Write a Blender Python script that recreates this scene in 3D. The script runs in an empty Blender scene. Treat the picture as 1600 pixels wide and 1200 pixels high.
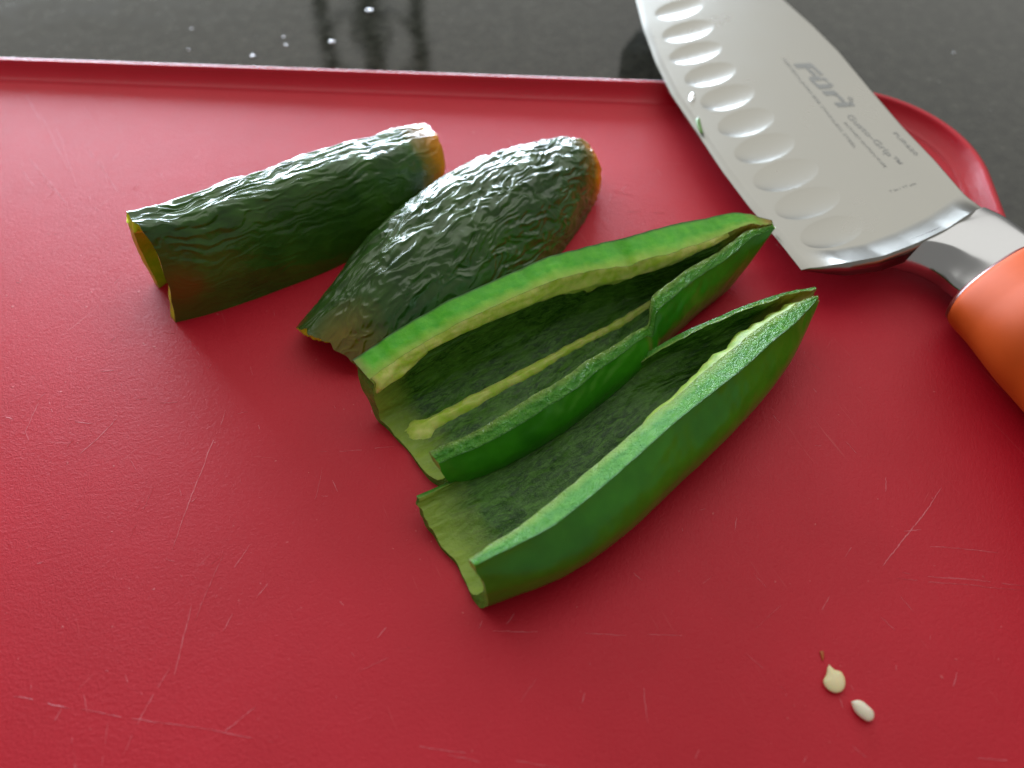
import bpy, bmesh, math, random
import numpy as np
from mathutils import Vector

# ------------------------------------------------------------------ camera, world, lamps
U = 0.01                                   # everything below is written in centimetres
scn = bpy.context.scene
PITCH, HFOV, DIST = 52.0, 56.0, 19.0
_p = math.radians(PITCH)
FWD = np.array([0, math.cos(_p), -math.sin(_p)]); UPV = np.array([0, math.sin(_p), math.cos(_p)])
RGT = np.array([1.0, 0, 0]); CAM = -FWD*DIST
FPX = 800/math.tan(math.radians(HFOV/2))

cd = bpy.data.cameras.new('camera'); cam = bpy.data.objects.new('camera', cd)
scn.collection.objects.link(cam); scn.camera = cam
cam.location = Vector(CAM*U); cam.rotation_euler = (math.radians(90-PITCH), 0, 0)
cd.sensor_width = 36; cd.lens = 18/math.tan(math.radians(HFOV/2))
cd.clip_start = 0.01; cd.clip_end = 50
cd.dof.use_dof = True; cd.dof.focus_distance = 0.180; cd.dof.aperture_fstop = 13

w = bpy.data.worlds.new('World'); scn.world = w; w.use_nodes = True
bg = w.node_tree.nodes['Background']; bg.inputs[0].default_value = (1.0, 0.98, 0.93, 1); bg.inputs[1].default_value = 0.235
scn.view_settings.view_transform = 'Standard'; scn.view_settings.look = 'None'
scn.view_settings.exposure = 0.3; scn.view_settings.gamma = 1

def area(name, loc, target, sx, sy, power, col):
    l = bpy.data.lights.new(name, 'AREA'); l.shape = 'RECTANGLE'; l.size = sx*U; l.size_y = sy*U
    l.energy = power; l.color = col
    o = bpy.data.objects.new(name, l); scn.collection.objects.link(o); o.location = Vector(loc)*U
    o.rotation_euler = (Vector(target)-Vector(loc)).to_track_quat('-Z', 'Y').to_euler()
    return o
area('window_light', (-18, 60, 8.5), (0, 0, 3), 70, 19, 10.5, (0.74, 0.85, 1.0))
area('upper_fill_light', (10, 70, 84), (0, 0, 0), 230, 118, 7.2, (1.0, 0.985, 0.94))  # added soft panel standing in for bright wall, ceiling and upper sky

# ------------------------------------------------------------------ helpers
def G(x, y, z=0.0):
    """where the sight line through a spot of the photograph meets height z (cm)"""
    d = FWD + RGT*((x-800)/FPX) + UPV*((600-y)/FPX)
    return CAM + d*((z-CAM[2])/d[2])

def link(o): scn.collection.objects.link(o); return o
def tag(o, label=None, cat=None, group=None, kind=None):
    if label: o['label'] = label
    if cat: o['category'] = cat
    if group: o['group'] = group
    if kind: o['kind'] = kind
    return o
def thing(name, loc, label, cat, group=None):
    o = bpy.data.objects.new(name, None); o.empty_display_size = 0.01; link(o)
    o.location = Vector(loc)*U; return tag(o, label, cat, group)
def mesh(name, v, f, mat, parent=None, smooth=True, uv=None, origin=None):
    """v in world cm; the object's origin sits at its parent's (or at origin)"""
    v = np.asarray(v, float).reshape(-1, 3)
    org = np.array(parent['_o']) if parent is not None and '_o' in parent else (np.array(origin) if origin is not None else np.zeros(3))
    me = bpy.data.meshes.new(name)
    me.from_pydata(((v-org)*U).tolist(), [], [tuple(int(i) for i in q) for q in f]); me.update()
    if smooth: me.polygons.foreach_set('use_smooth', [True]*len(me.polygons))
    if uv is not None:
        uv = np.asarray(uv, float).reshape(-1, 2)
        l = me.uv_layers.new(name='UVMap'); idx = np.empty(len(me.loops), int); me.loops.foreach_get('vertex_index', idx)
        l.data.foreach_set('uv', uv[idx].ravel())
    me.materials.append(mat)
    o = link(bpy.data.objects.new(name, me))
    if parent is not None: o.parent = parent
    elif origin is not None: o.location = Vector(origin)*U
    return o
def root(name, loc, *a, **k):
    o = thing(name, loc, *a, **k); o['_o'] = [float(c) for c in loc]; return o
def grid_faces(n, m, closed_m=False):
    i = np.arange(n-1)[:, None]; j = np.arange(m if closed_m else m-1)[None, :]
    j2 = (j+1) % m
    a = i*m+j; b = i*m+j2; c = (i+1)*m+j2; d = (i+1)*m+j
    return np.stack([a, b, c, d], -1).reshape(-1, 4)

_P = {}
def perlin(x, y, seed=0):
    if seed not in _P:
        r = np.random.RandomState(seed); a = r.rand(256)*2*np.pi
        _P[seed] = (r.permutation(256), np.cos(a), np.sin(a))
    p, gx, gy = _P[seed]
    xi = np.floor(x).astype(int); yi = np.floor(y).astype(int); xf = x-xi; yf = y-yi
    u = xf**3*(xf*(xf*6-15)+10); v = yf**3*(yf*(yf*6-15)+10)
    def g(i, j):
        h = p[(p[(xi+i) % 256]+yi+j) % 256]; return gx[h]*(xf-i)+gy[h]*(yf-j)
    a = g(0, 0)*(1-u)+g(1, 0)*u; b = g(0, 1)*(1-u)+g(1, 1)*u
    return (a*(1-v)+b*v)*1.5
def catmull(P, t):
    """P (n,...) uniformly spaced knots on 0..1, t array"""
    P = np.asarray(P, float); n = len(P)
    if n == 1: return np.repeat(P, len(t), 0)
    x = np.clip(np.asarray(t), 0, 1)*(n-1); i = np.minimum(x.astype(int), n-2); f = x-i
    P0 = np.where((i > 0).reshape((-1,)+(1,)*(P.ndim-1)), P[np.maximum(i-1, 0)], 2*P[i]-P[i+1])
    P3 = np.where((i < n-2).reshape((-1,)+(1,)*(P.ndim-1)), P[np.minimum(i+2, n-1)], 2*P[i+1]-P[i])
    P1 = P[i]; P2 = P[i+1]; f = f.reshape((-1,)+(1,)*(P.ndim-1))
    return .5*((2*P1)+(-P0+P2)*f+(2*P0-5*P1+4*P2-P3)*f*f+(-P0+3*P1-3*P2+P3)*f**3)
def lin(xs, ys, t): return np.interp(t, xs, ys)
def sstep(a, b, x):
    x = np.clip((x-a)/(b-a), 0, 1); return x*x*(3-2*x)
def nrm(v): return v/np.maximum(np.linalg.norm(v, axis=-1, keepdims=True), 1e-9)

# ------------------------------------------------------------------ materials
class N:
    def __init__(s, name):
        s.m = bpy.data.materials.new(name); s.m.use_nodes = True; s.t = s.m.node_tree
        s.b = s.t.nodes['Principled BSDF']
    def n(s, typ, **k):
        nd = s.t.nodes.new(typ)
        for a, b in k.items():
            if a.startswith('i_'): nd.inputs[int(a[2:])].default_value = b
            else: setattr(nd, a, b)
        return nd
    def l(s, a, b): s.t.links.new(a, b)
    def coord(s, kind='Object'): return s.n('ShaderNodeTexCoord').outputs[kind]
    def noise(s, vec, scale, detail=3, rough=.55, dist=0):
        nd = s.n('ShaderNodeTexNoise'); nd.inputs['Scale'].default_value = scale; nd.inputs['Detail'].default_value = detail
        nd.inputs['Roughness'].default_value = rough; nd.inputs['Distortion'].default_value = dist; s.l(vec, nd.inputs['Vector'])
        return nd.outputs['Fac']
    def mapv(s, vec, scale=(1, 1, 1), rot=(0, 0, 0)):
        nd = s.n('ShaderNodeMapping'); nd.inputs['Scale'].default_value = scale; nd.inputs['Rotation'].default_value = rot
        s.l(vec, nd.inputs['Vector']); return nd.outputs[0]
    def ramp(s, fac, stops, interp='LINEAR'):
        nd = s.n('ShaderNodeValToRGB'); r = nd.color_ramp; r.interpolation = interp
        while len(r.elements) < len(stops): r.elements.new(.5)
        for e, (p, c) in zip(r.elements, stops):
            e.position = p; e.color = (c, c, c, 1) if isinstance(c, (int, float)) else (*c, 1)
        s.l(fac, nd.inputs[0]); return nd.outputs[0]
    def math(s, op, a, b=0.0, c=None, clamp=False):
        nd = s.n('ShaderNodeMath', operation=op, use_clamp=clamp)
        for i, x in enumerate((a, b) if c is None else (a, b, c)):
            if isinstance(x, (int, float)): nd.inputs[i].default_value = x
            else: s.l(x, nd.inputs[i])
        return nd.outputs[0]
    def mix(s, fac, a, b):
        nd = s.n('ShaderNodeMix', data_type='RGBA')
        for i, x in ((0, fac), (6, a), (7, b)):
            if isinstance(x, (int, float)): nd.inputs[i].default_value = x
            elif isinstance(x, tuple): nd.inputs[i].default_value = (*x, 1)
            else: s.l(x, nd.inputs[i])
        return nd.outputs[2]
    def bump(s, h, strength, dist, prev=None):
        nd = s.n('ShaderNodeBump'); nd.inputs['Strength'].default_value = strength; nd.inputs['Distance'].default_value = dist*U
        s.l(h, nd.inputs['Height'])
        if prev is not None: s.l(prev, nd.inputs['Normal'])
        return nd.outputs[0]
    def set(s, **k):
        for a, b in k.items():
            i = s.b.inputs[a.replace('_', ' ')]
            if isinstance(b, (int, float)): i.default_value = b
            elif isinstance(b, tuple): i.default_value = (*b, 1) if len(b) == 3 and i.type == 'RGBA' else b
            else: s.l(b, i)
        return s.m

SCR = [  # knife cuts: ends in the board's own plane (cm), strength
]
def px_scr(x0, y0, x1, y1, k=1.0):
    a = G(x0, y0); b = G(x1, y1); SCR.append((a[0], a[1], b[0], b[1], k))
for a in [(42,150,64,190,.8),(52,155,110,270,.5),(45,248,105,320,.7),(85,190,120,290,.4),(60,270,110,330,.35),(135,230,185,300,.5),(30,260,60,300,.4),
          (352,640,268,860,.8),(182,655,125,710,.9),(60,628,38,680,.8),(8,652,20,655,1.0),(300,905,345,870,.3),(390,850,338,935,.7),(350,865,305,970,.45),
          (298,945,270,1055,.8),(268,1035,190,1180,.6),(22,1088,110,1105,.7),(110,1105,430,1158,.4),(440,880,400,935,.7),(330,1160,400,1105,.5),
          (600,1160,900,1200,.5),(500,706,616,699,.5),(690,985,1140,993,.5),(1005,1040,1012,1130,.5),(800,1110,840,1060,.3),(1380,885,1472,762,.9),
          (1420,850,1560,865,.5),(1410,895,1600,915,.6),(1400,905,1600,922,.4),(1500,1180,1600,1190,.5),(1090,915,1110,900,.3),
          (505,725,490,790,.3),(170,1130,160,1200,.4),(700,1180,780,1200,.4),(1165,1020,1230,1080,.35),(240,760,205,840,.3),(960,300,1010,310,.5),
          (980,330,1040,335,.4),(130,165,150,200,.4),(150,230,170,290,.35),(1180,980,1230,940,.25),(560,1050,640,1010,.3),(20,800,0,850,.5)]:
    px_scr(*a)

def mat_board(scratches=True, gloss=0):
    s = N('red_plastic'); c = s.mapv(s.coord(), (100, 100, 100))
    acc = None
    if scratches:
        for rot, sc_, th in ((1.15, (.5, 14, 1), .70), (-.95, (.6, 16, 1), .72), (.1, (.4, 15, 1), .73)):   # short faint scuffs
            r = s.ramp(s.noise(s.mapv(s.mapv(c, (1, 1, 1), (0, 0, rot)), sc_), 1.0, 2, .6), [(th, 0), (th+.06, .35)])
            acc = r if acc is None else s.math('MAXIMUM', acc, r)
        acc = s.math('MAXIMUM', acc, s.ramp(s.noise(c, 9, 1, .5), [(.77, 0), (.80, .8)]))
    mott = s.noise(c, .35, 3)
    col = s.mix(s.ramp(mott, [(.3, 0), (.7, 1)]), (.54, .0065, .022), (.60, .009, .028))
    if acc is not None: col = s.mix(s.math('MULTIPLY', acc, .62), col, (.75, .20, .20))
    fine = s.noise(c, 34, 3, .6); mid = s.noise(c, 14, 4, .75, .4); big = s.noise(c, 1.6, 2)
    h = s.math('ADD', s.math('MULTIPLY', fine, .5), mid)
    b = s.bump(big, .25, .02, None)
    b = s.bump(h, .8, .013, b)
    if acc is not None: b = s.bump(acc, .6, .01, b)
    return s.set(Base_Color=col, Roughness=s.ramp(mid, [(.3, .42-gloss), (.7, .54-gloss)]), Specular_IOR_Level=.36, Normal=b)
def mat_counter():
    s = N('black_granite'); c = s.mapv(s.coord(), (100, 100, 100))
    a = s.ramp(s.noise(c, 2.6, 4, .7), [(.35, (.016, .017, .012)), (.62, (.032, .033, .024)), (.75, (.055, .055, .042))])
    v = s.n('ShaderNodeTexVoronoi', feature='F1'); v.inputs['Scale'].default_value = 3.3; s.l(c, v.inputs['Vector'])
    spk = s.ramp(v.outputs['Distance'], [(.03, .7), (.08, 0)])
    pick = s.ramp(s.noise(c, 1.1, 1), [(.52, 0), (.60, 1)])
    col = s.mix(s.math('MULTIPLY', spk, pick), a, (.30, .31, .30))
    return s.set(Base_Color=col, Roughness=s.ramp(s.noise(c, 1.3, 3), [(.3, .05), (.7, .09)]), IOR=1.5, Specular_IOR_Level=.36)
def mat_skin(name, dark, light, end_col=None, rough=.2, ends=(.0, 1.0), patch=None, bump=.3, coat=.3):
    s = N(name); c = s.mapv(s.coord(), (100, 100, 100)); uv = s.n('ShaderNodeSeparateXYZ'); s.l(s.coord('UV'), uv.inputs[0])
    col = s.mix(s.ramp(s.noise(c, 1.1, 4, .6), [(.32, 0), (.68, 1)]), dark, light)
    t = s.math('ADD', uv.outputs[0], s.math('MULTIPLY', s.math('SUBTRACT', s.noise(c, 2.2, 3), .5), .09))
    if end_col:
        if ends[1] < 1: col = s.mix(s.ramp(t, [(ends[1]-.10, 0), (ends[1]-.02, .35), (ends[1]+.04, 1)]), col, end_col)
        if ends[0] > 0: col = s.mix(s.ramp(t, [(0, 1), (ends[0], 0)]), col, end_col)
    if patch:
        for (pt, ps, rt, rs, pc, k) in patch:      # soft stains on the skin: centre, radii in (along, around)
            dt = s.math('DIVIDE', s.math('SUBTRACT', t, pt), rt); ds = s.math('DIVIDE', s.math('SUBTRACT', uv.outputs[1], ps), rs)
            r = s.math('SQRT', s.math('ADD', s.math('MULTIPLY', dt, dt), s.math('MULTIPLY', ds, ds)))
            col = s.mix(s.ramp(r, [(.35, k), (1.0, 0)]), col, pc)
    b = s.bump(s.noise(s.mapv(c, (1, 1, 1)), 9, 4, .6), bump, .02)
    b = s.bump(s.noise(c, 40, 2, .5), .18, .004, b)
    return s.set(Base_Color=col, Roughness=rough, IOR=1.45, Normal=b, Subsurface_Weight=.12, Subsurface_Radius=(.4, 1, .2), Subsurface_Scale=.0025,
                 Coat_Weight=coat, Coat_Roughness=.15)
def mat_flesh(name, base, pale, rough=.3, sss=.6, sparkle=.5, fibre=False, end_pale=None, end_t=.07, orange=None, orange_t=.9, lip=None, grain=(15, 34), spec=.5, gd=.02):
    s = N(name); c = s.mapv(s.coord(), (100, 100, 100)); uv = s.n('ShaderNodeSeparateXYZ'); s.l(s.coord('UV'), uv.inputs[0])
    if fibre:
        f = s.noise(s.mapv(s.coord('UV'), (38, 70, 1), (0, 0, .25)), 1.0, 5, .75, 1.2)
        col = s.mix(s.ramp(f, [(.40, 0), (.72, 1)]), base, pale)
        col = s.mix(s.ramp(s.noise(c, 1.4, 3), [(.45, 0), (.75, .6)]), col, pale)
    else:
        f = s.noise(c, 5, 4, .6)
        col = s.mix(s.ramp(f, [(.35, 0), (.7, 1)]), base, pale)
    t = s.math('ADD', uv.outputs[0], s.math('MULTIPLY', s.math('SUBTRACT', s.noise(c, 3, 3), .5), .06))
    if end_pale: col = s.mix(s.ramp(t, [(0.0, .9), (end_t, 0)]), col, end_pale)
    if orange: col = s.mix(s.ramp(t, [(orange_t-.06, 0), (orange_t+.04, .9)]), col, orange)
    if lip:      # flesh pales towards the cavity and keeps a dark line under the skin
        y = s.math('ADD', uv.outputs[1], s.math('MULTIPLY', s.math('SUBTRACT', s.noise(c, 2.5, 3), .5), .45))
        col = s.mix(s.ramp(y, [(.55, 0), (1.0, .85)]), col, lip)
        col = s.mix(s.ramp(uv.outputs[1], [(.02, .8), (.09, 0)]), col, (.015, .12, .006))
    b = s.bump(s.noise(c, grain[0], 3, .6), sparkle, gd)
    b = s.bump(s.noise(c, grain[1], 2, .6), sparkle, gd*.6, b)
    if fibre: b = s.bump(f, .5, .03, b)
    return s.set(Base_Color=col, Roughness=rough, IOR=1.42, Normal=b, Specular_IOR_Level=spec, Subsurface_Weight=sss, Subsurface_Radius=(.45, 1, .12), Subsurface_Scale=.006)
def mat_metal(name, col, rough, brushed=0.0, rot=0):
    s = N(name); c = s.mapv(s.coord(), (100, 100, 100)); b = s.noise(s.mapv(s.mapv(c, (1, 1, 1), (0, 0, rot)), (60, 1.2, 1)), 1, 3, .7)
    smu = s.noise(c, .8, 3)
    r = s.math('ADD', s.math('MULTIPLY', s.math('SUBTRACT', smu, .5), .12), rough)
    s.set(Base_Color=col, Metallic=1.0, Roughness=r)
    if brushed: s.set(Normal=s.bump(b, brushed, .003))
    return s.m
def mat_plain(name, col, rough=.4, noise_amt=.15, **k):
    s = N(name); c = s.mapv(s.coord(), (100, 100, 100))
    cc = s.mix(s.noise(c, 3, 3), tuple(x*(1-noise_amt) for x in col), tuple(min(1, x*(1+noise_amt)) for x in col))
    return s.set(Base_Color=cc, Roughness=rough, **k)

# ------------------------------------------------------------------ counter and board
M_counter = mat_counter()
mesh('counter', [(-90, -60, -1.1), (110, -60, -1.1), (110, 64, -1.1), (-90, 64, -1.1)], [(0, 1, 2, 3)], M_counter, smooth=False)
tag(bpy.data.objects['counter'], kind='structure')

M_board = mat_board(); M_rim = mat_board(False, .27)
BO = (-3.0, -4.0, 0.0)
board = root('chopping_board', BO, 'red plastic chopping board with raised rim, under the pepper pieces', 'chopping board')
def rrect(x0, x1, y0, y1, r, n=24):
    out = []
    for cx, cy, a0 in ((x1-r, y1-r, 0), (x0+r, y1-r, 90), (x0+r, y0+r, 180), (x1-r, y0+r, 270)):
        for k in range(n+1):
            a = math.radians(a0+90*k/n); out.append((cx+r*math.cos(a), cy+r*math.sin(a)))
    return out
TILT = math.radians(-3.4)
_c = np.array(G(1000, 118, .38)[:2]); _dx = np.array([math.cos(TILT), math.sin(TILT)]); _dy = np.array([-_dx[1], _dx[0]])
BX1 = 8.15; BX0 = -24; BY0 = -22; RC = 3.3
def ring(inset, z, sx=1.0):
    pts = rrect(BX0+inset, BX1-inset, BY0+inset, -inset, max(RC-inset*.8, .3))
    return [(*(_c+_dx*x+_dy*y), z) for x, y in pts]
prof_rim = [(.30, -1.06), (.06, -.75), (.0, -.2), (.0, .06), (.02, .17), (.06, .26), (.11, .32), (.17, .355), (.22, .36), (.26, .34), (.29, .29), (.33, .22), (.44, .13), (.56, .06), (.61, .04), (.64, .038), (.67, .02), (.70, .0)]
R = [ring(i, z) for i, z in prof_rim]; n = len(R[0])
f = grid_faces(len(R), n, True)[:, ::-1]
mesh('rim', np.array(R).reshape(-1, 3), f, M_rim, board)
mesh('cutting_surface', R[-1], [tuple(range(n))], M_board, board, smooth=False)

# knife cuts in the plastic: hair-thin raised burrs, broken and wavering, thinning out at both ends
M_cut = mat_plain('scored_plastic', (.68, .15, .18), .5, .1)
cv, cf = [], []
rs = random.Random(11)
def burr(ax, ay, bx, by, k, wid=.0095):
    L = math.hypot(bx-ax, by-ay); nn = max(6, int(L/.06)); ux, uy = (bx-ax)/L, (by-ay)/L; sd = rs.random()*50
    on = [perlin(np.array([i*.11+sd]), np.array([.3]), 91)[0] > -.55+.55*(1-k) for i in range(nn+1)]
    prev = None
    for i in range(nn+1):
        f_ = i/nn; wob = .035*perlin(np.array([f_*L*1.2+sd]), np.array([1.7]), 92)[0]+.006*rs.uniform(-1, 1)
        ww = wid*k*(.35+.65*min(1, 5*f_*(1-f_)*1.2))*rs.uniform(.5, 1.3)
        x = ax+(bx-ax)*f_-uy*wob; y = ay+(by-ay)*f_+ux*wob
        cv.extend([(x+uy*ww, y-ux*ww, .0004), (x, y, .0035), (x-uy*ww, y+ux*ww, .0004)])
        if prev is not None and on[i]:
            p_ = prev; q_ = len(cv)-3; cf.extend([(p_, p_+1, q_+1, q_), (p_+1, p_+2, q_+2, q_+1)])
        prev = len(cv)-3
for s_ in SCR: burr(*s_)
for k in range(240):
    x, y = rs.uniform(-11, 7), rs.uniform(-9, 7); a = rs.choice([1.1, 1.25, 2.2, 2.0, .1])+rs.gauss(0, .15); L = rs.uniform(.03, .35)**1.0
    burr(x, y, x+L*math.cos(a), y+L*math.sin(a), rs.uniform(.3, .7))
cm = mesh('knife_marks', cv, cf, M_cut, board, smooth=False); tag(cm, kind='stuff')

# ------------------------------------------------------------------ pepper shells
class Shell:
    """open half of a hollow pepper: lip rails A and B, belly line K, thickness; all in world cm"""
    def __init__(s, A, B, K, bA, bB, fa=.25, fb=.75, hw=.45, nt=260, ns=120, wr=None, twist=None, ts0=None, ts1=None, rag=None):
        s.nt, s.ns = nt, ns; T = np.linspace(0, 1, nt); s.T = T; S = np.linspace(0, 1, ns); s.S = S
        s.A, s.B, s.K = catmull(A, T), catmull(B, T), catmull(K, T)
        bA = catmull(np.array(bA, float)[:, None], T); bB = catmull(np.array(bB, float)[:, None], T)
        if twist is not None: twist(s, T)
        cut = nrm(s.B-s.A)
        s.cut = cut
        # profile knots: lip, wall, belly, wall, lip
        M_ = (s.A+s.B)/2; fa_ = catmull(np.array(fa if isinstance(fa, list) else [fa, fa], float)[:, None], T); fb_ = catmull(np.array(fb if isinstance(fb, list) else [fb, fb], float)[:, None], T)
        K1 = s.A+(s.B-s.A)*fa_+(s.K-M_); K2 = s.A+(s.B-s.A)*fb_+(s.K-M_)
        K1[:, 2] = s.K[:, 2]; K2[:, 2] = s.K[:, 2]
        Km = (K1+K2)/2; Km[:, 2] = s.K[:, 2]+np.sign(s.K[:, 2]-M_[:, 2])*.06*np.linalg.norm(s.B-s.A, axis=1)
        fl = np.array([1, 1, 0]); ch = nrm(cut*fl)
        w1 = s.A*(1-hw)+K1*hw-ch*bA; w2 = s.B*(1-hw)+K2*hw+ch*bB
        knots = np.stack([s.A, w1, K1, Km, K2, w2, s.B], 1)
        prof = catmull(np.moveaxis(knots, 1, 0), S)          # ns,nt,3
        prof = np.moveaxis(prof, 0, 1)                       # nt,ns,3
        if ts0 is not None or ts1 is not None:               # oblique ends: resample along T per s
            t0 = catmull(np.array(ts0 or [0])[:, None], S)[:, 0]; t1 = catmull(np.array(ts1 or [1])[:, None], S)[:, 0]
            if rag is not None: t0 = t0+rag(S, 0); t1 = t1+rag(S, 1)
            new = np.empty_like(prof)
            dA = (prof[1]-prof[0])*(nt-1); dZ = (prof[-1]-prof[-2])*(nt-1)
            for j in range(ns):
                tt = t0[j]+(t1[j]-t0[j])*T
                for k in range(3):
                    v = np.interp(tt, T, prof[:, j, k]); v = v+np.minimum(tt, 0)*dA[j, k]+np.maximum(tt-1, 0)*dZ[j, k]; new[:, j, k] = v
            prof = new
        s.outer0 = prof; s.recalc()
    def normals(s, P):
        dt = np.gradient(P, axis=0); ds = np.gradient(P, axis=1); return nrm(np.cross(dt, ds))
    def recalc(s):
        N_ = s.normals(s.outer0); mid = s.outer0.mean(1, keepdims=True)
        sg = np.sign(((s.outer0-mid)*N_).sum(-1)[:, s.ns//3:2*s.ns//3].sum()); s.N = N_*sg
        d = np.linalg.norm(np.diff(s.outer0, axis=1), axis=2).sum(1); s.W = d
        s.L = np.linalg.norm(np.diff(s.outer0[:, s.ns//2], axis=0), axis=1).sum()
        s.X = np.repeat((s.T*s.L)[:, None], s.ns, 1)
        s.Y = np.concatenate([np.zeros((s.nt, 1)), np.cumsum(np.linalg.norm(np.diff(s.outer0, axis=1), axis=2), 1)], 1)
        s.Y = s.Y-s.Y[:, s.ns//2:s.ns//2+1]
    def build(s, th, disp=None, inner_disp=None):
        T, S = np.meshgrid(s.T, s.S, indexing='ij')
        s.outer = s.outer0+(s.N*disp(s, T, S)[..., None] if disp else 0)
        we = np.maximum(1-S/.16, 0)[..., None]; wb = np.maximum(1-(1-S)/.16, 0)[..., None]
        c = s.cut[:, None, :]
        D = nrm(-s.N*(1-we-wb)+c*we*1.0-c*wb*1.0)
        tv = th(T, S)
        # never thicker than the shell has room for
        half = np.linalg.norm(s.outer0[:, :1]-s.outer0[:, -1:], axis=2)*.46
        tv = np.minimum(tv, np.maximum(half, .02))
        s.inner = s.outer0+D*tv[..., None]
        if inner_disp: s.inner = s.inner-s.N*inner_disp(s, T, S)[..., None]
        s.uv = np.stack([T, S], -1)
    def rim(s, side, n=12, jag=None):
        j = 0 if side == 0 else s.ns-1
        k = np.linspace(0, 1, n)[None, :, None]
        P = s.outer[:, j][:, None]*(1-k)+s.inner[:, j][:, None]*k
        if jag is not None:
            m = nrm(s.A-s.K)[:, None] if side == 0 else nrm(s.B-s.K)[:, None]
            P = P+m*jag(s.T[:, None]*s.L, np.linspace(0, 1, n)[None, :])[..., None]*(1-np.abs(2*k-1)**6)
        return P, np.stack(np.broadcast_arrays(s.T[:, None], np.linspace(0, 1, n)[None, :]), -1)
    def cap(s, end, n=6):
        i = 0 if end == 0 else s.nt-1
        k = np.linspace(0, 1, n)[:, None, None]
        P = s.outer[i][None]*(1-k)+s.inner[i][None]*k
        return P, np.stack(np.broadcast_arrays(np.full((n, 1), float(end)), s.S[None, :]), -1)
    def at(s, t, q):
        """point and inward normal on the inner face"""
        i = np.clip(t*(s.nt-1), 0, s.nt-1.001); j = np.clip(q*(s.ns-1), 0, s.ns-1.001)
        i0 = i.astype(int); j0 = j.astype(int); fi = (i-i0)[..., None]; fj = (j-j0)[..., None]
        def g(A): return (A[i0, j0]*(1-fi)+A[i0+1, j0]*fi)*(1-fj)+(A[i0, j0+1]*(1-fi)+A[i0+1, j0+1]*fi)*fj
        return g(s.inner), -nrm(g(s.N))
    def emit(s, par, skin, inner, edge, jag=None, cap1=True, farmat=None):
        F = grid_faces(s.nt, s.ns)
        mesh('skin', s.outer, F, skin, par, uv=s.uv)
        mesh('inner_wall', s.inner, F[:, ::-1], inner, par, uv=s.uv)
        vs, fs, us, off = [], [], [], 0
        for sd in (0, 1):
            P, uvv = s.rim(sd, jag=jag[sd] if jag else None); ff = grid_faces(P.shape[0], P.shape[1])
            if sd == 0 and farmat is not None: mesh('cut_edge', P, ff, farmat, par, uv=uvv); continue
            vs.append(P.reshape(-1, 3)); fs.append(ff+off); us.append(uvv.reshape(-1, 2)); off += P.shape[0]*P.shape[1]
        for e in ((0, 1) if cap1 else (0,)):
            P, uvv = s.cap(e); ff = grid_faces(P.shape[0], P.shape[1])
            vs.append(P.reshape(-1, 3)); fs.append(ff+off); us.append(uvv.reshape(-1, 2)); off += P.shape[0]*P.shape[1]
        mesh('cut_edge', np.concatenate(vs), np.concatenate(fs), edge, par, uv=np.concatenate(us))
    def rib(s, par, mat, name, t0, t1, qc, hw, h, n=160, m=14, seed=3, ragged=.25, flush=False):
        t = np.linspace(t0, t1, n)[:, None]; v = np.linspace(-1, 1, m)[None, :]
        q0 = np.asarray(qc(t)); w0 = np.asarray(hw(t)); h0 = np.asarray(h(t))
        ragged = .12 if flush else ragged
        w0 = w0*(1+ragged*perlin(t*40+seed, v*0+seed*.37, seed))
        e_ = np.clip(np.minimum(t-t0, t1-t)/(.06*(t1-t0)), 0, 1)**.7
        if flush: q = (q0+w0)*(v+1)/2; H = .004+h0*e_*(np.clip((v+1)/2, 0, 1)**.6)*(1-((v+1)/2)**3)*1.6*(1+.3*perlin(t*30, v*2+5, seed+1))-.02*((v+1)/2)**4
        else: q = q0+w0*v; H = h0*(.25+.75*e_)*(1-v**2)**.8*(1+.35*perlin(t*30, v*2+5, seed+1))-.02-.05*(1-e_)
        P, nn = s.at(np.broadcast_to(t, q.shape), q)
        mesh(name, P+nn*H[..., None], grid_faces(n, m), mat, par, uv=np.stack(np.broadcast_arrays(t, (v+1)/2), -1))

def rails(lst): return np.array([G(*p) for p in lst])
def mids(A, B, zk, shift=(0, 0)):
    out = (A+B)/2; n = len(out); out[:, 2] = np.interp(np.linspace(0, 1, n), np.linspace(0, 1, len(zk)), zk)
    out[:, 0] += shift[0]; out[:, 1] += shift[1]; return out

def fbm(x, y, seed, o=3):
    a = 0; k = 1
    for i in range(o): a = a+perlin(x*2**i, y*2**i, seed+i)*k; k *= .5
    return a

# fresh open pieces ------------------------------------------------------------
M_skin_fresh = mat_skin('fresh_pepper_skin', (.022, .175, .005), (.044, .28, .008), rough=.28, bump=.08, coat=.15)
M_skin_fresh2 = mat_skin('fresh_pepper_skin_dark', (.026, .185, .005), (.046, .27, .008), rough=.3, bump=.05, coat=.1)
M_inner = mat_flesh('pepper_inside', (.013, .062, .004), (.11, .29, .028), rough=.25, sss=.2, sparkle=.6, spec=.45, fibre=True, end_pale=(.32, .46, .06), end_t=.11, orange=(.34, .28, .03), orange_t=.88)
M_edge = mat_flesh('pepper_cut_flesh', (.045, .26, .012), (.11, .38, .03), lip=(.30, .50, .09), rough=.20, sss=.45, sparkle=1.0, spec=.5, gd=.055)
M_edge_lit = mat_flesh('pepper_cut_flesh_backlit', (.07, .47, .005), (.13, .58, .010), lip=(.42, .66, .07), rough=.36, sss=.9, sparkle=.2, end_pale=(.3, .45, .08), end_t=.03, orange=(.45, .30, .03), orange_t=.98)  # far edge: brighter base colour holds the window light passing through the flesh
M_pith = mat_flesh('pepper_pith', (.20, .38, .025), (.36, .52, .08), rough=.45, sss=.5, sparkle=.4, orange=(.40, .34, .04), orange_t=.97)
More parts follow.
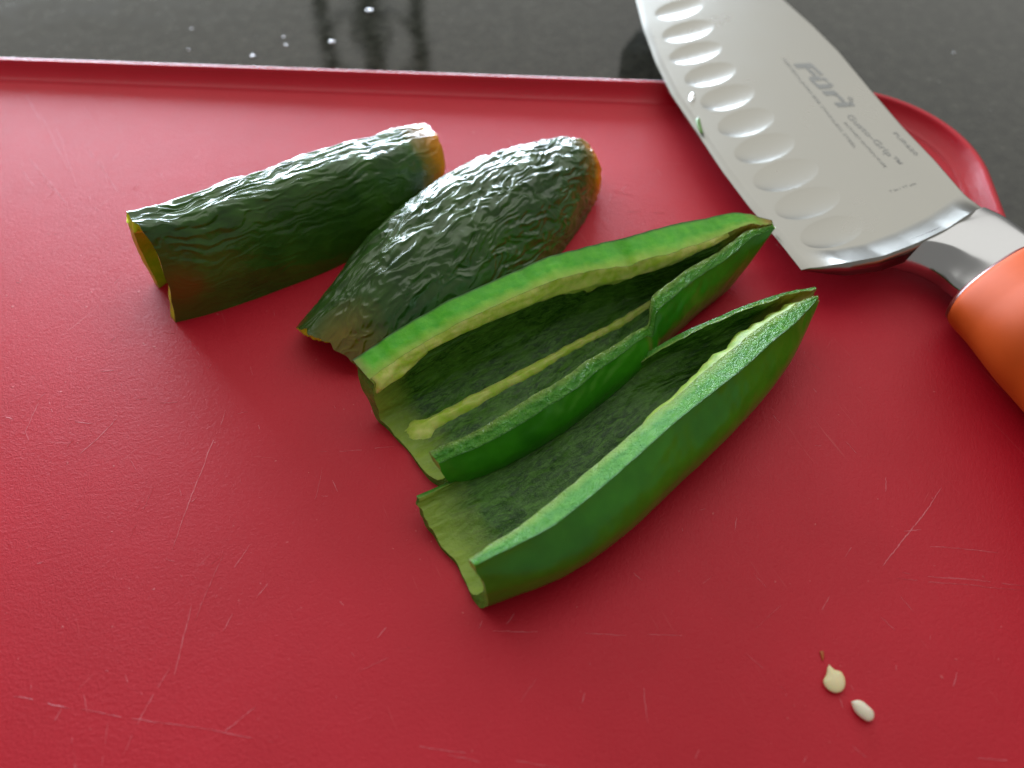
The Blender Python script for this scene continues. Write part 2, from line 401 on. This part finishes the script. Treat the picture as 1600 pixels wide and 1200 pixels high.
M_rib = mat_flesh('pepper_rib', (.48, .76, .06), (.78, .92, .25), rough=.4, sss=.5, sparkle=.3, orange=(.42, .26, .03), orange_t=.93)

# piece 3: upper of the two open pieces
A3 = rails([(552,562,1.45),(612,520,1.55),(700,472,1.62),(800,425,1.62),(870,397,1.60),(940,380,1.55),(1010,362,1.5),(1080,345,1.42),(1150,332,1.3),(1206,344,1.1)])
B3 = rails([(690,722,.95),(765,690,1.0),(840,645,1.05),(893,612,1.1),(945,572,1.1),(1000,532,1.08),(1052,490,1.05),(1100,450,1.02),(1156,408,1.02),(1208,354,1.06)])
K3 = mids(A3, B3, [0, 0, 0, 0, 0, 0, .03, .08, .2, .9], (0, 0))
def tw3(s, T):
    g = sstep(.60, .625, T)*(1-sstep(.9, 1.0, T)); c = nrm(s.B-s.A)
    s.B = s.B-c*(g*.22)[:, None]; s.B[:, 2] += .12*g
    s.B[:, 2] -= .22*np.exp(-((T-.60)/.018)**2)
    s.B[:, 2] += .05*perlin(T*9, T*0+2.2, 5)+.02*perlin(T*40, T*0+1.2, 6)
    s.A[:, 2] += .04*perlin(T*7, T*0+7.1, 7)+.02*perlin(T*30, T*0+3.3, 8)
P3 = Shell(A3, B3, K3, [.05, .12, .15, .15, .12, .08, .02], [.16, .24, .24, .24, .24, .22, .04], fa=.2, fb=1.0, twist=tw3, ts0=[0, 0, 0], ts1=[1], rag=lambda S, e: .012*perlin(S*9, S*0+.3+e, 21))
def th3(T, S):
    far = lin([0, .2, .5, .7, .9, 1], [.50, .50, .56, .66, .50, .1], T); near = lin([0, .2, .4, .58, .62, .9, 1], [.28, .34, .32, .2, .34, .28, .08], T)
    bot = lin([0, .55, .8, .93, 1], [.24, .26, .46, .40, .06], T)
    return bot+(far-bot)*(1-sstep(.10, .30, S))+(near-bot)*sstep(.80, .95, S)
P3.build(th3, disp=lambda s, T, S: .02*fbm(s.X*.8, s.Y*1.3, 31)+.006*perlin(s.X*3, s.Y*5, 33),
         inner_disp=lambda s, T, S: (.035*fbm(s.X*.9, s.Y*3, 41)+.012*perlin(s.X*6, s.Y*16, 43)))
r3 = root('pepper_piece', tuple(P3.K[130]*[1, 1, 0]), 'bright green open pepper piece with pale rib and torn lower edge, beside the wrinkled pieces', 'pepper piece', 'four pieces of cut green pepper')
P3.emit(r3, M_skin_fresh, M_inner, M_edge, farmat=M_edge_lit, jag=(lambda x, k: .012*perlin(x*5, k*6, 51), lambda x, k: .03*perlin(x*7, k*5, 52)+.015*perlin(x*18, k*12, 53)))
P3.rib(r3, M_rib, 'rib', .015, .97, lambda t: .44+.0*t, lambda t: lin([0, .03, .1, .5, .9, 1], [.03, .05, .022, .016, .04, .08], t), lambda t: lin([0, .5, 1], [.11, .09, .05], t))
P3.rib(r3, M_rib, 'membrane', .005, .15, lambda t: .085+0*t, lambda t: lin([0, .09, .15], [.085, .075, .002], t), lambda t: .07+0*t, n=60, seed=9, flush=True)
P3.rib(r3, M_rib, 'membrane', .10, .86, lambda t: lin([.12, .45, .6, .84], [.03, .07, .085, .04], t), lambda t: lin([.12, .3, .42, .5, .62, .84], [.04, .055, .10, .135, .09, .01], t), lambda t: .06+0*t, seed=12, flush=True)

# piece 4: lower of the two open pieces
A4 = rails([(647,776,.55),(735,735,.35),(810,690,.35),(890,640,.38),(965,585,.5),(1035,537,.9),(1120,495,1.2),(1210,461,1.15),(1272,448,1.05)])
B4 = rails([(743,884,1.35),(845,832,1.45),(915,783,1.5),(990,718,1.55),(1060,656,1.55),(1130,600,1.5),(1190,550,1.4),(1245,502,1.25),(1280,464,1.08)])
K4 = mids(A4, B4, [0, 0, 0, 0, 0, .0, .05, .2, .9], (0, 0))
def tw4(s, T):
    s.B[:, 2] += .035*perlin(T*8, T*0+2.2, 15)+.012*perlin(T*40, T*0+1.2, 16)
    s.A[:, 2] += .04*perlin(T*9, T*0+7.1, 17)
P4 = Shell(A4, B4, K4, [.05, .1, .15, .15, .12, .08, .02], [.22, .40, .46, .46, .42, .28, .05], fa=.22, fb=[1.04, 1.12, 1.12, 1.12], twist=tw4, ts0=[0, 0, 0], ts1=[1], rag=lambda S, e: .010*perlin(S*9, S*0+.7+e, 22))
def th4(T, S):
    far = lin([0, .3, .5, .8, 1], [.10, .09, .10, .13, .06], T); near = lin([0, .06, .14, .3, .55, .8, .92, 1], [.20, .32, .47, .60, .56, .44, .32, .08], T)
    bot = lin([0, .55, .8, .93, 1], [.24, .26, .46, .40, .06], T)
    return bot+(far-bot)*(1-sstep(.10, .30, S))+(near-bot)*sstep(.72, .93, S)
P4.build(th4, disp=lambda s, T, S: .018*fbm(s.X*.7, s.Y*1.2, 61)+.004*perlin(s.X*3, s.Y*5, 63),
         inner_disp=lambda s, T, S: (.035*fbm(s.X*.9, s.Y*3, 71)+.012*perlin(s.X*6, s.Y*16, 73)))
r4 = root('pepper_piece', tuple(P4.K[130]*[1, 1, 0]), 'open green pepper piece nearest the two seeds, with broad glistening cut edge', 'pepper piece', 'four pieces of cut green pepper')
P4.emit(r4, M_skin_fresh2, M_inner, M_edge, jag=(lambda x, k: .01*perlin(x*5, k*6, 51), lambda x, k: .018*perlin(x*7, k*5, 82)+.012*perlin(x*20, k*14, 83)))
# pale rib that stands out from under the inner border of the near cut edge, out to the tip
tt = np.linspace(.40, .975, 170); ii = tt*(P4.nt-1); edge0 = np.stack([np.interp(ii, np.arange(P4.nt), P4.inner[:, -1, k]) for k in range(3)], 1)
cin = -np.stack([np.interp(ii, np.arange(P4.nt), P4.cut[:, k]) for k in range(3)], 1)
wd = lin([.40, .5, .7, .9, .975], [.02, .18, .28, .24, .05], tt)*(1+.3*perlin(tt*34, tt*0+.4, 204)); vv_ = np.linspace(0, 2*math.pi, 18, endpoint=False)
fl_ = edge0[:, None]+cin[:, None]*(wd[:, None]*(.42+.58*np.cos(vv_)[None, :]))[..., None]+np.array([0, 0, 1.0])*((-.13-.09*np.cos(vv_)+.055*np.sin(vv_))[None, :, None])
fl_[..., 2] += .012*perlin(tt[:, None]*60, vv_[None, :]*1.3, 207)
mesh('rib', fl_.reshape(-1, 3), grid_faces(170, 18, True), M_pith, r4)

# wrinkled pieces ---------------------------------------------------------------
M_skin_w1 = mat_skin('wrinkled_pepper_skin', (.017, .070, .006), (.050, .145, .012), end_col=(.82, .30, .004), rough=.26, ends=(.0, .955), bump=.25,
                     patch=[(.05, .86, .10, .10, (.16, .07, .006), .75), (.03, .99, .22, .12, (.07, .085, .008), .8)])
M_skin_w2 = mat_skin('wrinkled_pepper_skin_grey', (.021, .066, .011), (.050, .125, .018), end_col=(.82, .30, .004), rough=.28, ends=(.0, .90), bump=.25,
                     patch=[(.0, .75, .16, .34, (.20, .15, .014), .95), (.0, .3, .05, .3, (.05, .09, .01), .6)])
M_inner_w = mat_flesh('aged_pepper_flesh', (.44, .74, .012), (.66, .84, .03), rough=.35, sss=.8, sparkle=.3, orange=(.60, .26, .01), orange_t=.9)

def wrinkle(s, T, S, amp, seed, fx=1.0, fy=1.0, fade=None):
    x, y = s.X, s.Y
    wx = x+.35*fbm(x*.8, y*1.4, seed); wy = y+.16*fbm(x*1.1, y*1.6, seed+3)
    def rg(n): return 1-np.sqrt((n*2.0)**2+.03)
    r1 = rg(perlin(wx*1.0*fx, wy*3.2*fy, seed+5)); r2 = rg(perlin(wx*2.1*fx+9, wy*5.8*fy, seed+7)); r3 = perlin(wx*4, wy*10, seed+9)
    big = fbm(x*.6, y*1.1, seed+11)
    mask = .55+.6*sstep(-.3, .4, fbm(x*.7+3, y*.9, seed+15))
    h = amp*(.75*np.clip(r1, -.6, 1)+.42*np.clip(r2, -.7, 1)*mask+.09*r3*mask)+.05*big
    f = fade(T, S) if fade is not None else 1
    return h*f

B1 = rails([(275,504,0),(350,484,0),(440,452,0),(520,420,0),(595,378,0),(650,335,0),(692,288,0)])
axis1 = nrm((B1[-1]-B1[0])[None])[0]; perp1 = np.array([-axis1[1], axis1[0], 0])
A1 = B1+perp1[None]*np.array([1.3, 1.8, 2.1, 2.15, 2.05, 1.85, 1.5])[:, None]
K1 = (A1+B1)/2; K1[:, 2] = [2.3, 1.97, 1.9, 1.83, 1.70, 1.38, .98]
P1 = Shell(A1, B1, K1, [.35, .3, .25, .2, .2], [.08, .1, .1, .12, .12], nt=640, ns=420, ts0=[.03, .025, .015, .03, .0], ts1=[1.02, 1.05, 1.05, 1.04, 1.0], rag=lambda S, e: .006*perlin(S*14, S*0+.4+e, 24))
P1.build(lambda T, S: lin([0, .9, 1], [.22, .22, .16], T)+0*S,
         disp=lambda s, T, S: wrinkle(s, T, S, .045, 101, .85, 1.45, fade=lambda T, S: (.35+.65*sstep(.0, .12, T))*(1-.8*sstep(.55, .85, S))*(1-.6*sstep(.93, 1, T))))
r1 = root('pepper_piece', tuple(P1.K[300]*[1, 1, 0]), 'wrinkled dark green pepper piece farthest left, with a brown patch at its hollow end', 'pepper piece', 'four pieces of cut green pepper')
P1.emit(r1, M_skin_w1, M_inner_w, M_inner_w)

B2 = rails([(566,580,0),(650,572,0),(745,520,0),(825,450,0),(885,385,0),(922,330,0),(938,296,0.1)])
A2 = rails([(482,506,0),(570,405,0),(650,340,0),(735,290,0),(820,262,0),(885,252,0),(925,268,.1)])
K2 = (A2+B2)/2; K2[:, 2] = [.7, 1.2, 1.42, 1.4, 1.25, 1.0, .65]
P2 = Shell(A2, B2, K2, [.15, .22, .25, .25, .2, .15, .1], [.2, .25, .25, .2, .2, .12, .08], nt=640, ns=460, ts0=[0, -.035, -.045, -.03, .0], ts1=[.99, 1.0, 1.0], rag=lambda S, e: .012*perlin(S*12, S*0+.9+e, 26))
P2.build(lambda T, S: lin([0, .9, 1], [.2, .22, .16], T)+0*S,
         disp=lambda s, T, S: wrinkle(s, T, S, .062, 131, 1.8, 1.15, fade=lambda T, S: (.45+.55*sstep(.0, .12, T))*(1-.55*sstep(.62, .9, S))*(1-.5*sstep(.92, 1, T))))
r2 = root('pepper_piece', tuple(P2.K[300]*[1, 1, 0]), 'heavily wrinkled tapering pepper piece with orange tip, hollow side down, second from the left', 'pepper piece', 'four pieces of cut green pepper')
P2.emit(r2, M_skin_w2, M_inner_w, M_inner_w)

# ------------------------------------------------------------------ knife
KR = (10.0, 2.0, 0.0)
knife = root('kitchen_knife', KR, 'steel santoku kitchen knife with hollowed blade and orange handle, lying across the board rim', 'knife')
M_blade = mat_metal('satin_steel', (.335, .33, .30), .29, .25, .3)
M_chrome = mat_metal('polished_steel', (.52, .525, .53), .21)
M_ink = mat_plain('etched_grey', (.27, .265, .24), .5, .1, Specular_IOR_Level=.2)
M_orange = mat_plain('orange_rubber', (.52, .075, .006), .6, .06, Specular_IOR_Level=.2)
M_ring = mat_plain('dark_red_collar', (.16, .02, .01), .3, .1)
# plane of the blade
PZ = lambda x, y: .86-.006*(y-3.0)+.02*(x-8)
def GB(px, py):
    z = .8
    for _ in range(6):
        q = G(px, py, z); z = PZ(q[0], q[1])
    return q
def GH(px, py, h):
    z = .8
    for _ in range(6):
        q = G(px, py, z+h); z = PZ(q[0], q[1])
    return q-np.array([0, 0, h])
FH = .25
edge = [GB(*p) for p in [(1253,418),(1215,370),(1170,318),(1130,265),(1090,205),(1050,145),(1025,95),(1005,40),(995,0)]]
sp = [GH(1538,316,FH)]+[GB(*p) for p in [(1512,310),(1460,250),(1410,198),(1360,140),(1310,80),(1270,40),(1225,0)]]
def ext(P, L):
    out = list(P)
    for x, y in L: out.append(np.array([x, y, PZ(x, y)]))
    return np.array(out)
def resample(P, n, pw=1):
    d = np.r_[0, np.cumsum(np.linalg.norm(np.diff(P, axis=0), axis=1))]; d /= d[-1]
    T = np.linspace(0, 1, n)**pw; Q = np.stack([np.interp(T, d, P[:, k]) for k in range(3)], 1)
    for _ in range(12): Q[1:-1] = .25*Q[:-2]+.5*Q[1:-1]+.25*Q[2:]
    return Q
e8 = edge[-1]; s8 = sp[-1]
edge = ext(edge, [(e8[0]-.1, e8[1]+1.5), (e8[0]+.1, e8[1]+3.0), (e8[0]+.7, e8[1]+4.2), (e8[0]+1.6, e8[1]+4.9)])
sp = ext(sp, [(s8[0]-.6, s8[1]+1.8), (s8[0]-1.3, s8[1]+3.4), (s8[0]-2.1, s8[1]+4.7)])
NU, NV = 700, 240
Eu = resample(edge, NU, 1.45); Su = resample(sp, NU, 1.45)
v = np.linspace(0, 1, NV)
H = resample(np.array([GH(x, y, FH*h) for x, y, h in [(1253,418,0),(1290,417,.35),(1330,412,.8),(1380,400,1),(1430,381,1),(1480,357,1),(1515,334,1),(1538,316,1)]]), NV)
Pm = Eu[:, None]*(1-v)[None, :, None]+Su[:, None]*v[None, :, None]
u = np.linspace(0, 1, NU)**1.45
Pm = Pm+((1-u)**14)[:, None, None]*(H-Pm[0])[None]
kn = nrm(np.array([[-.02, .006, 1.0]]))[0]
# distances (cm) to the cutting edge and to the heel curve
dE = np.linalg.norm(Pm-Eu[:, None], axis=2); dH = np.linalg.norm(Pm-Pm[0][None], axis=2)
z = np.zeros((NU, NV))
z -= .07*np.clip(1-dE/.18, 0, 1)**1.4
vv = v[None, :]
z += FH*np.clip(1-dH/.66, 0, 1)**1.35*sstep(.0, .22, vv)*(1-.6*sstep(.88, 1, vv))       # fillet that sweeps up to the bolster
dimples = [(1061,14),(1075,48),(1087,82),(1110,116),(1137,152),(1166,191),(1195,231),(1228,273),(1262,317),(1300,362)]
sizes = [(38,14),(41,15),(42,15.5),(41,17),(43,19),(45,21),(48,22),(52,24),(52,24),(50,24)]
rng = random.Random(4)
dc = [(GB(px, py), a, b) for (px, py), (a, b) in zip(dimples, sizes)]
b0 = dc[1][0]-dc[0][0]
for k in (1, 2, 3): dc.insert(0, (dc[0][0]-b0*1.05+np.array([.08*k, 0, 0]), 36, 13))
for (c, a, b), (px, py) in zip(dc, [(1061,14)]*3+dimples):
    ang = math.radians(13)
    ax = GB(px+a*math.cos(ang), py-a*math.sin(ang))-GB(px, py); by = GB(px+b*math.sin(ang), py+b*math.cos(ang))-GB(px, py)
    # ellipse metric in the blade plane
    M2 = np.linalg.inv(np.stack([ax[:2], by[:2]], 1)); d = (Pm[..., :2]-c[:2])@M2.T
    r = np.sqrt((d**2).sum(-1)); prof = np.clip(1-r**2, 0, None)
    z -= .052*prof**.9*(1-.25*d[..., 0])
top = Pm+kn*z[..., None]
TH = .17
bot = Pm-kn*(TH*np.clip(dE/2.2, 0, 1)+.075)[..., None]
F = grid_faces(NU, NV)
allv = np.concatenate([top.reshape(-1, 3), bot.reshape(-1, 3)]); o = NU*NV
idx = np.arange(NU*NV).reshape(NU, NV)
def wallf(a): a = np.asarray(a); return np.stack([a[:-1], a[1:], a[1:]+o, a[:-1]+o], 1)
faces = np.concatenate([F[:, ::-1], F+o, wallf(idx[:, 0]), wallf(idx[:, -1]), wallf(idx[0]), wallf(idx[-1])])
bl = mesh('blade', allv, faces, M_blade, knife)
# lettering etched on the blade
def etched(txt, p0, p1, capheight_px, bold=0, alpha=1.0, shear=0):
    a = GB(*p0); b = GB(*p1); ex = nrm((b-a)[None])[0]; ey = np.cross(kn, ex)
    c = bpy.data.curves.new('t', 'FONT'); c.body = txt; c.size = 1; c.offset = bold; c.shear = shear; c.resolution_u = 3
    ob = bpy.data.objects.new('t', c); link(ob); dg = bpy.context.evaluated_depsgraph_get()
    me = bpy.data.meshes.new_from_object(ob.evaluated_get(dg)); bpy.data.objects.remove(ob)
    V = np.array([x.co[:] for x in me.vertices]); L = np.linalg.norm(b-a); wd = V[:, 0].max()-V[:, 0].min(); V[:, 0] -= V[:, 0].min()
    hh = .72
    sx = L/wd; sy = capheight_px/hh
    W = a+ex*(V[:, :1]*sx)+ey*(V[:, 1:2]*sy)+kn*.004
    me2 = mesh('lettering', W, [tuple(p.vertices) for p in me.polygons], M_ink, knife, smooth=False)
    return me2
etched('Füri', (1240,100), (1316,172), .42, bold=.03, shear=.15)
etched('®', (1323,152), (1330,160), .10)
etched('Gusto-Grip™', (1322,181), (1402,258), .16, bold=.006)
etched('OZITECH JAPANESE STAINLESS STEEL', (1222,92), (1335,232), .075)
etched('EAST/WEST SANTOKU KNIFE', (1318,192), (1382,262), .07)
etched('FUR620', (1395,208), (1430,243), .10, bold=.006)
etched('7 in / 17 cm', (1392,301), (1432,288), .075)

# bolster: loft from under the blade to the collar, along the knife's axis
ka = nrm(np.array([[.22, -.975, 0]]))[0]; kp = np.array([ka[1], -ka[0], 0])      # kp points to the finger side (left)
kp = -kp if kp[0] > 0 else kp
rl = [rails(r) for r in (
    [(1338,416,.50), (1400,426,.30), (1446,443,.22), (1484,470,.30)],
    [(1345,411,.64), (1402,408,.64), (1452,420,.64), (1490,446,.72)],
    [(1384,388,.96), (1440,377,1.06), (1486,384,1.10), (1530,399,1.14)],
    [(1455,362,1.06), (1492,350,1.10), (1530,362,1.14), (1566,380,1.18)],
    [(1537,322,1.06), (1562,334,1.10), (1584,350,1.15), (1606,366,1.20)],
    [(1545,328,.80), (1575,342,.85), (1602,360,.95), (1625,380,1.0)],
    [(1540,338,.55), (1580,358,.42), (1620,388,.35), (1660,425,.4)])]
rl = [np.vstack([r, r[-1]+(r[-1]-r[-2])*.8]) for r in rl]
TT = np.linspace(0, 1, 50); RL = np.stack([catmull(r, TT) for r in rl], 1)        # along, rails
sec = []
for k in range(7):
    a_, b_ = RL[:, k], RL[:, (k+1) % 7]
    for q in np.linspace(0, 1, 12, endpoint=False): sec.append(a_*(1-q)+b_*q)
sec = np.stack(sec, 1)
for _ in range(9): sec = .25*np.roll(sec, 1, 1)+.5*sec+.25*np.roll(sec, -1, 1)
mm_ = sec.shape[1]
mesh('bolster', sec.reshape(-1, 3), grid_faces(50, mm_, True).tolist()+[list(range(mm_)), list(range(49*mm_, 50*mm_))], M_chrome, knife)
RC0 = np.array([9.78, 2.10, 1.0]); SLANT = .42
def hloft(stations, name, mat, nsub=60, m=72):
    S_ = np.array(stations, float); Q = catmull(S_, np.linspace(0, 1, nsub)); V = []
    for (d, left, right, zt, zb, e) in Q:
        zc = (zt+zb)/2; hb = (zt-zb)/2; sl = SLANT*max(0, 1-max(d, 0)/4.0)
        for k in range(m):
            th = 2*math.pi*k/m; co, si = math.cos(th), math.sin(th); lat = (left if co > 0 else right)*math.copysign(abs(co)**(2/e), co)
            V.append(RC0*[1, 1, 0]+ka*(d+sl*lat)+kp*lat+np.array([0, 0, zc+hb*math.copysign(abs(si)**(2/e), si)]))
    return mesh(name, V, grid_faces(nsub, m, True).tolist()+[list(range(m)), list(range((nsub-1)*m, nsub*m))], mat, knife)
hloft([(-.08, 1.10, 1.10, 1.20, .18, 2.6), (-.03, 1.18, 1.16, 1.32, .10, 2.5), (.07, 1.20, 1.18, 1.40, .08, 2.4)], 'collar', M_ring, nsub=14)
hloft([(.04, 1.19, 1.17, 1.39, .09, 2.4), (.25, 1.25, 1.2, 1.60, .04, 2.3), (.9, 1.24, 1.28, 1.95, .02, 2.2), (1.9, 1.24, 1.4, 2.4, .0, 2.2), (3.2, 1.08, 1.45, 2.45, .02, 2.2), (5, 1.15, 1.4, 2.3, .05, 2.2), (8, 1.3, 1.5, 2.4, .0, 2.2), (11, 1.6, 1.5, 2.5, 0, 2.2), (12.2, .6, .6, 1.6, .8, 2)], 'handle', M_orange, nsub=140)

# ------------------------------------------------------------------ seeds, crumbs, drops
def blob(name, px, py, z0, outline, thick, mat, label, cat, group=None, dome=1.0, dpx=None):
    """small flat body: outline in photo spots round the centre, put on height z0"""
    c = G(px, py, z0); O_ = np.array([G(x, y, z0) for x, y in outline]); n = 40
    Q = catmull(np.vstack([O_, O_[:1]]), np.linspace(0, 1, n+1))[:-1]
    rings = []; m = 8
    for k in range(m+1):
        a = k/m*math.pi/2
        rings.append(c*(1-math.cos(a))+Q*math.cos(a)+np.array([0, 0, thick*.5+thick*.5*math.sin(a)*dome]))
    lower = []
    for k in range(1, m+1):
        a = k/m*math.pi/2; lower.append(c*(1-math.cos(a))+Q*math.cos(a)+np.array([0, 0, thick*.5-thick*.5*math.sin(a)*.98]))
    V = np.concatenate(lower[::-1]+rings)
    o = mesh(name, V, grid_faces(2*m+1, n, True), mat, origin=c)
    return tag(o, label, cat, group)
M_seed = mat_plain('pepper_seed', (.95, .82, .48), .35, .10, Subsurface_Weight=.3, Subsurface_Scale=.001)
M_seed2 = mat_plain('pepper_seed_pale', (.90, .85, .66), .35, .08, Subsurface_Weight=.3, Subsurface_Scale=.001)
M_fleck = mat_plain('brown_fleck', (.48, .10, .012), .5, .2)
M_green = mat_plain('green_fleck', (.10, .24, .03), .4, .2)
def pz(cx, cy, pts, s=1/6.665, ox=1230, oy=980): return [(ox+x*s, oy+y*s) for x, y in pts]
blob('pepper_seed', 1301.5, 1066, 0, pz(0, 0, [(425,405),(480,455),(550,480),(588,545),(594,610),(570,670),(510,698),(440,680),(385,630),(365,570),(395,510),(408,440)]), .12, M_seed,
     'round yellowish pepper seed with a small pointed tip, left of the slimmer seed', 'seed')
blob('pepper_seed', 1346, 1112, 0, pz(0, 0, [(652,795),(710,775),(770,790),(830,840),(880,890),(892,945),(870,985),(820,992),(750,950),(700,900),(670,850)]), .14, M_seed2,
     'slim oval white pepper seed lying nearest the lower right corner', 'seed')
blob('pepper_fleck', 1284, 1025, 0, [(1280,1018),(1286,1018),(1287,1028),(1285,1033),(1283,1028)], .03, M_fleck, 'tiny brown fleck on the board just above the two seeds', 'fleck')
zb = GB(1090, 197)[2]+.0
blob('pepper_scrap', 1090, 197, zb, [(1086,188),(1092,186),(1095,196),(1098,210),(1093,208),(1088,198)], .07, M_green, 'small green pepper scrap stuck on the cutting edge of the blade', 'scrap')
M_water = N('water').set(Base_Color=(1, 1, 1), Roughness=.02, IOR=1.33, Transmission_Weight=1.0)
blob('water_drop', 1081, 156, GB(1081, 156)[2]-.05, [(1077,151),(1082,148),(1086,152),(1084,160),(1079,163),(1076,158)], .10, M_water, 'small water drop on the blade near its edge, above the green scrap', 'water drop', 'water drops', dome=1.3)
M_spk = mat_plain('salt_grain', (.5, .52, .55), .15, .05, Transmission_Weight=.2)
for k, (x, y, r, lab) in enumerate([(395, 88, 4, 'white crumb on the counter close to the board rim, leftmost of the bright ones'), (519, 66, 6, 'largest white crumb on the counter, over the left dark reflected post'),
                       (577, 17, 6, 'white crumb on the counter in the middle dark reflected post'), (447, 71, 3, 'small white crumb on the counter, lower of a close pair'),
                       (443, 58, 2.5, 'tiny white crumb on the counter, upper of a close pair'), (295, 78, 2, 'tiny pale crumb on the counter left of the brighter crumbs'),
                       (300, 45, 2, 'tiny pale crumb on the counter, highest on the left'), (1490, 83, 3, 'pale crumb on the dark counter right of the blade')]):
    R_ = random.Random(k)
    blob('white_crumb', x, y, -1.1, [(x+.62*r*(.8+.4*R_.random())*math.cos(a)*1.3, y+.62*r*(.7+.4*R_.random())*math.sin(a)*.7) for a in [i*math.pi/4 for i in range(8)]], .008*r, M_spk, lab, 'crumb', 'white crumbs on the counter')

# ------------------------------------------------------------------ what the polished counter mirrors: the added upper lamp, an iron stand
def mirror_at(px, py, Y):
    q = G(px, py, -1.1); d = q-CAM; d[2] = -d[2]; k = (Y-q[1])/d[1]; return q+d*k
M_iron = mat_plain('black_iron', (.012, .012, .012), .5, .1)
Yt = 52
pb = mirror_at(580, 50, Yt)
st = root('iron_stand', (pb[0], Yt, -1.1), 'black wrought iron stand behind the counter, mirrored as three dark bars in its polish', 'iron stand')
def tube(pts, r, name, par, mat, m=10):
    P = np.array(pts, float); d = nrm(np.gradient(P, axis=0)); V = []
    for p, t in zip(P, d):
        a = nrm(np.cross(t, [.3, 1, .2])[None])[0]; b = np.cross(t, a)
        V += [p+r*(math.cos(q)*a+math.sin(q)*b) for q in np.linspace(0, 2*math.pi, m, endpoint=False)]
    return mesh(name, V, grid_faces(len(P), m, True), mat, par)
for px, r in ((508, .55), (580, .8), (655, .55)):
    x = mirror_at(px, 50, Yt)[0]
    zz = np.linspace(-1.1, 52, 60); tube([(x+.12*math.sin(q*1.1), Yt+.1*math.cos(q*.9), q) for q in zz], r, 'post', st, M_iron)
x0 = mirror_at(580, 50, Yt)[0]; zc = mirror_at(580, 20, Yt)[2]
for sg in (-1, 1):
    for k in range(4):
        zz = zc-4+k*7; tube([(x0+sg*(.8+2.6*math.sin(a)*(1-.25*a/6)), Yt, zz+2.4*math.cos(a)-1.0*a*.3) for a in np.linspace(0, 5.2, 40)], .22, 'scroll', st, M_iron)

for o_ in bpy.data.objects:
    if '_o' in o_: del o_['_o']
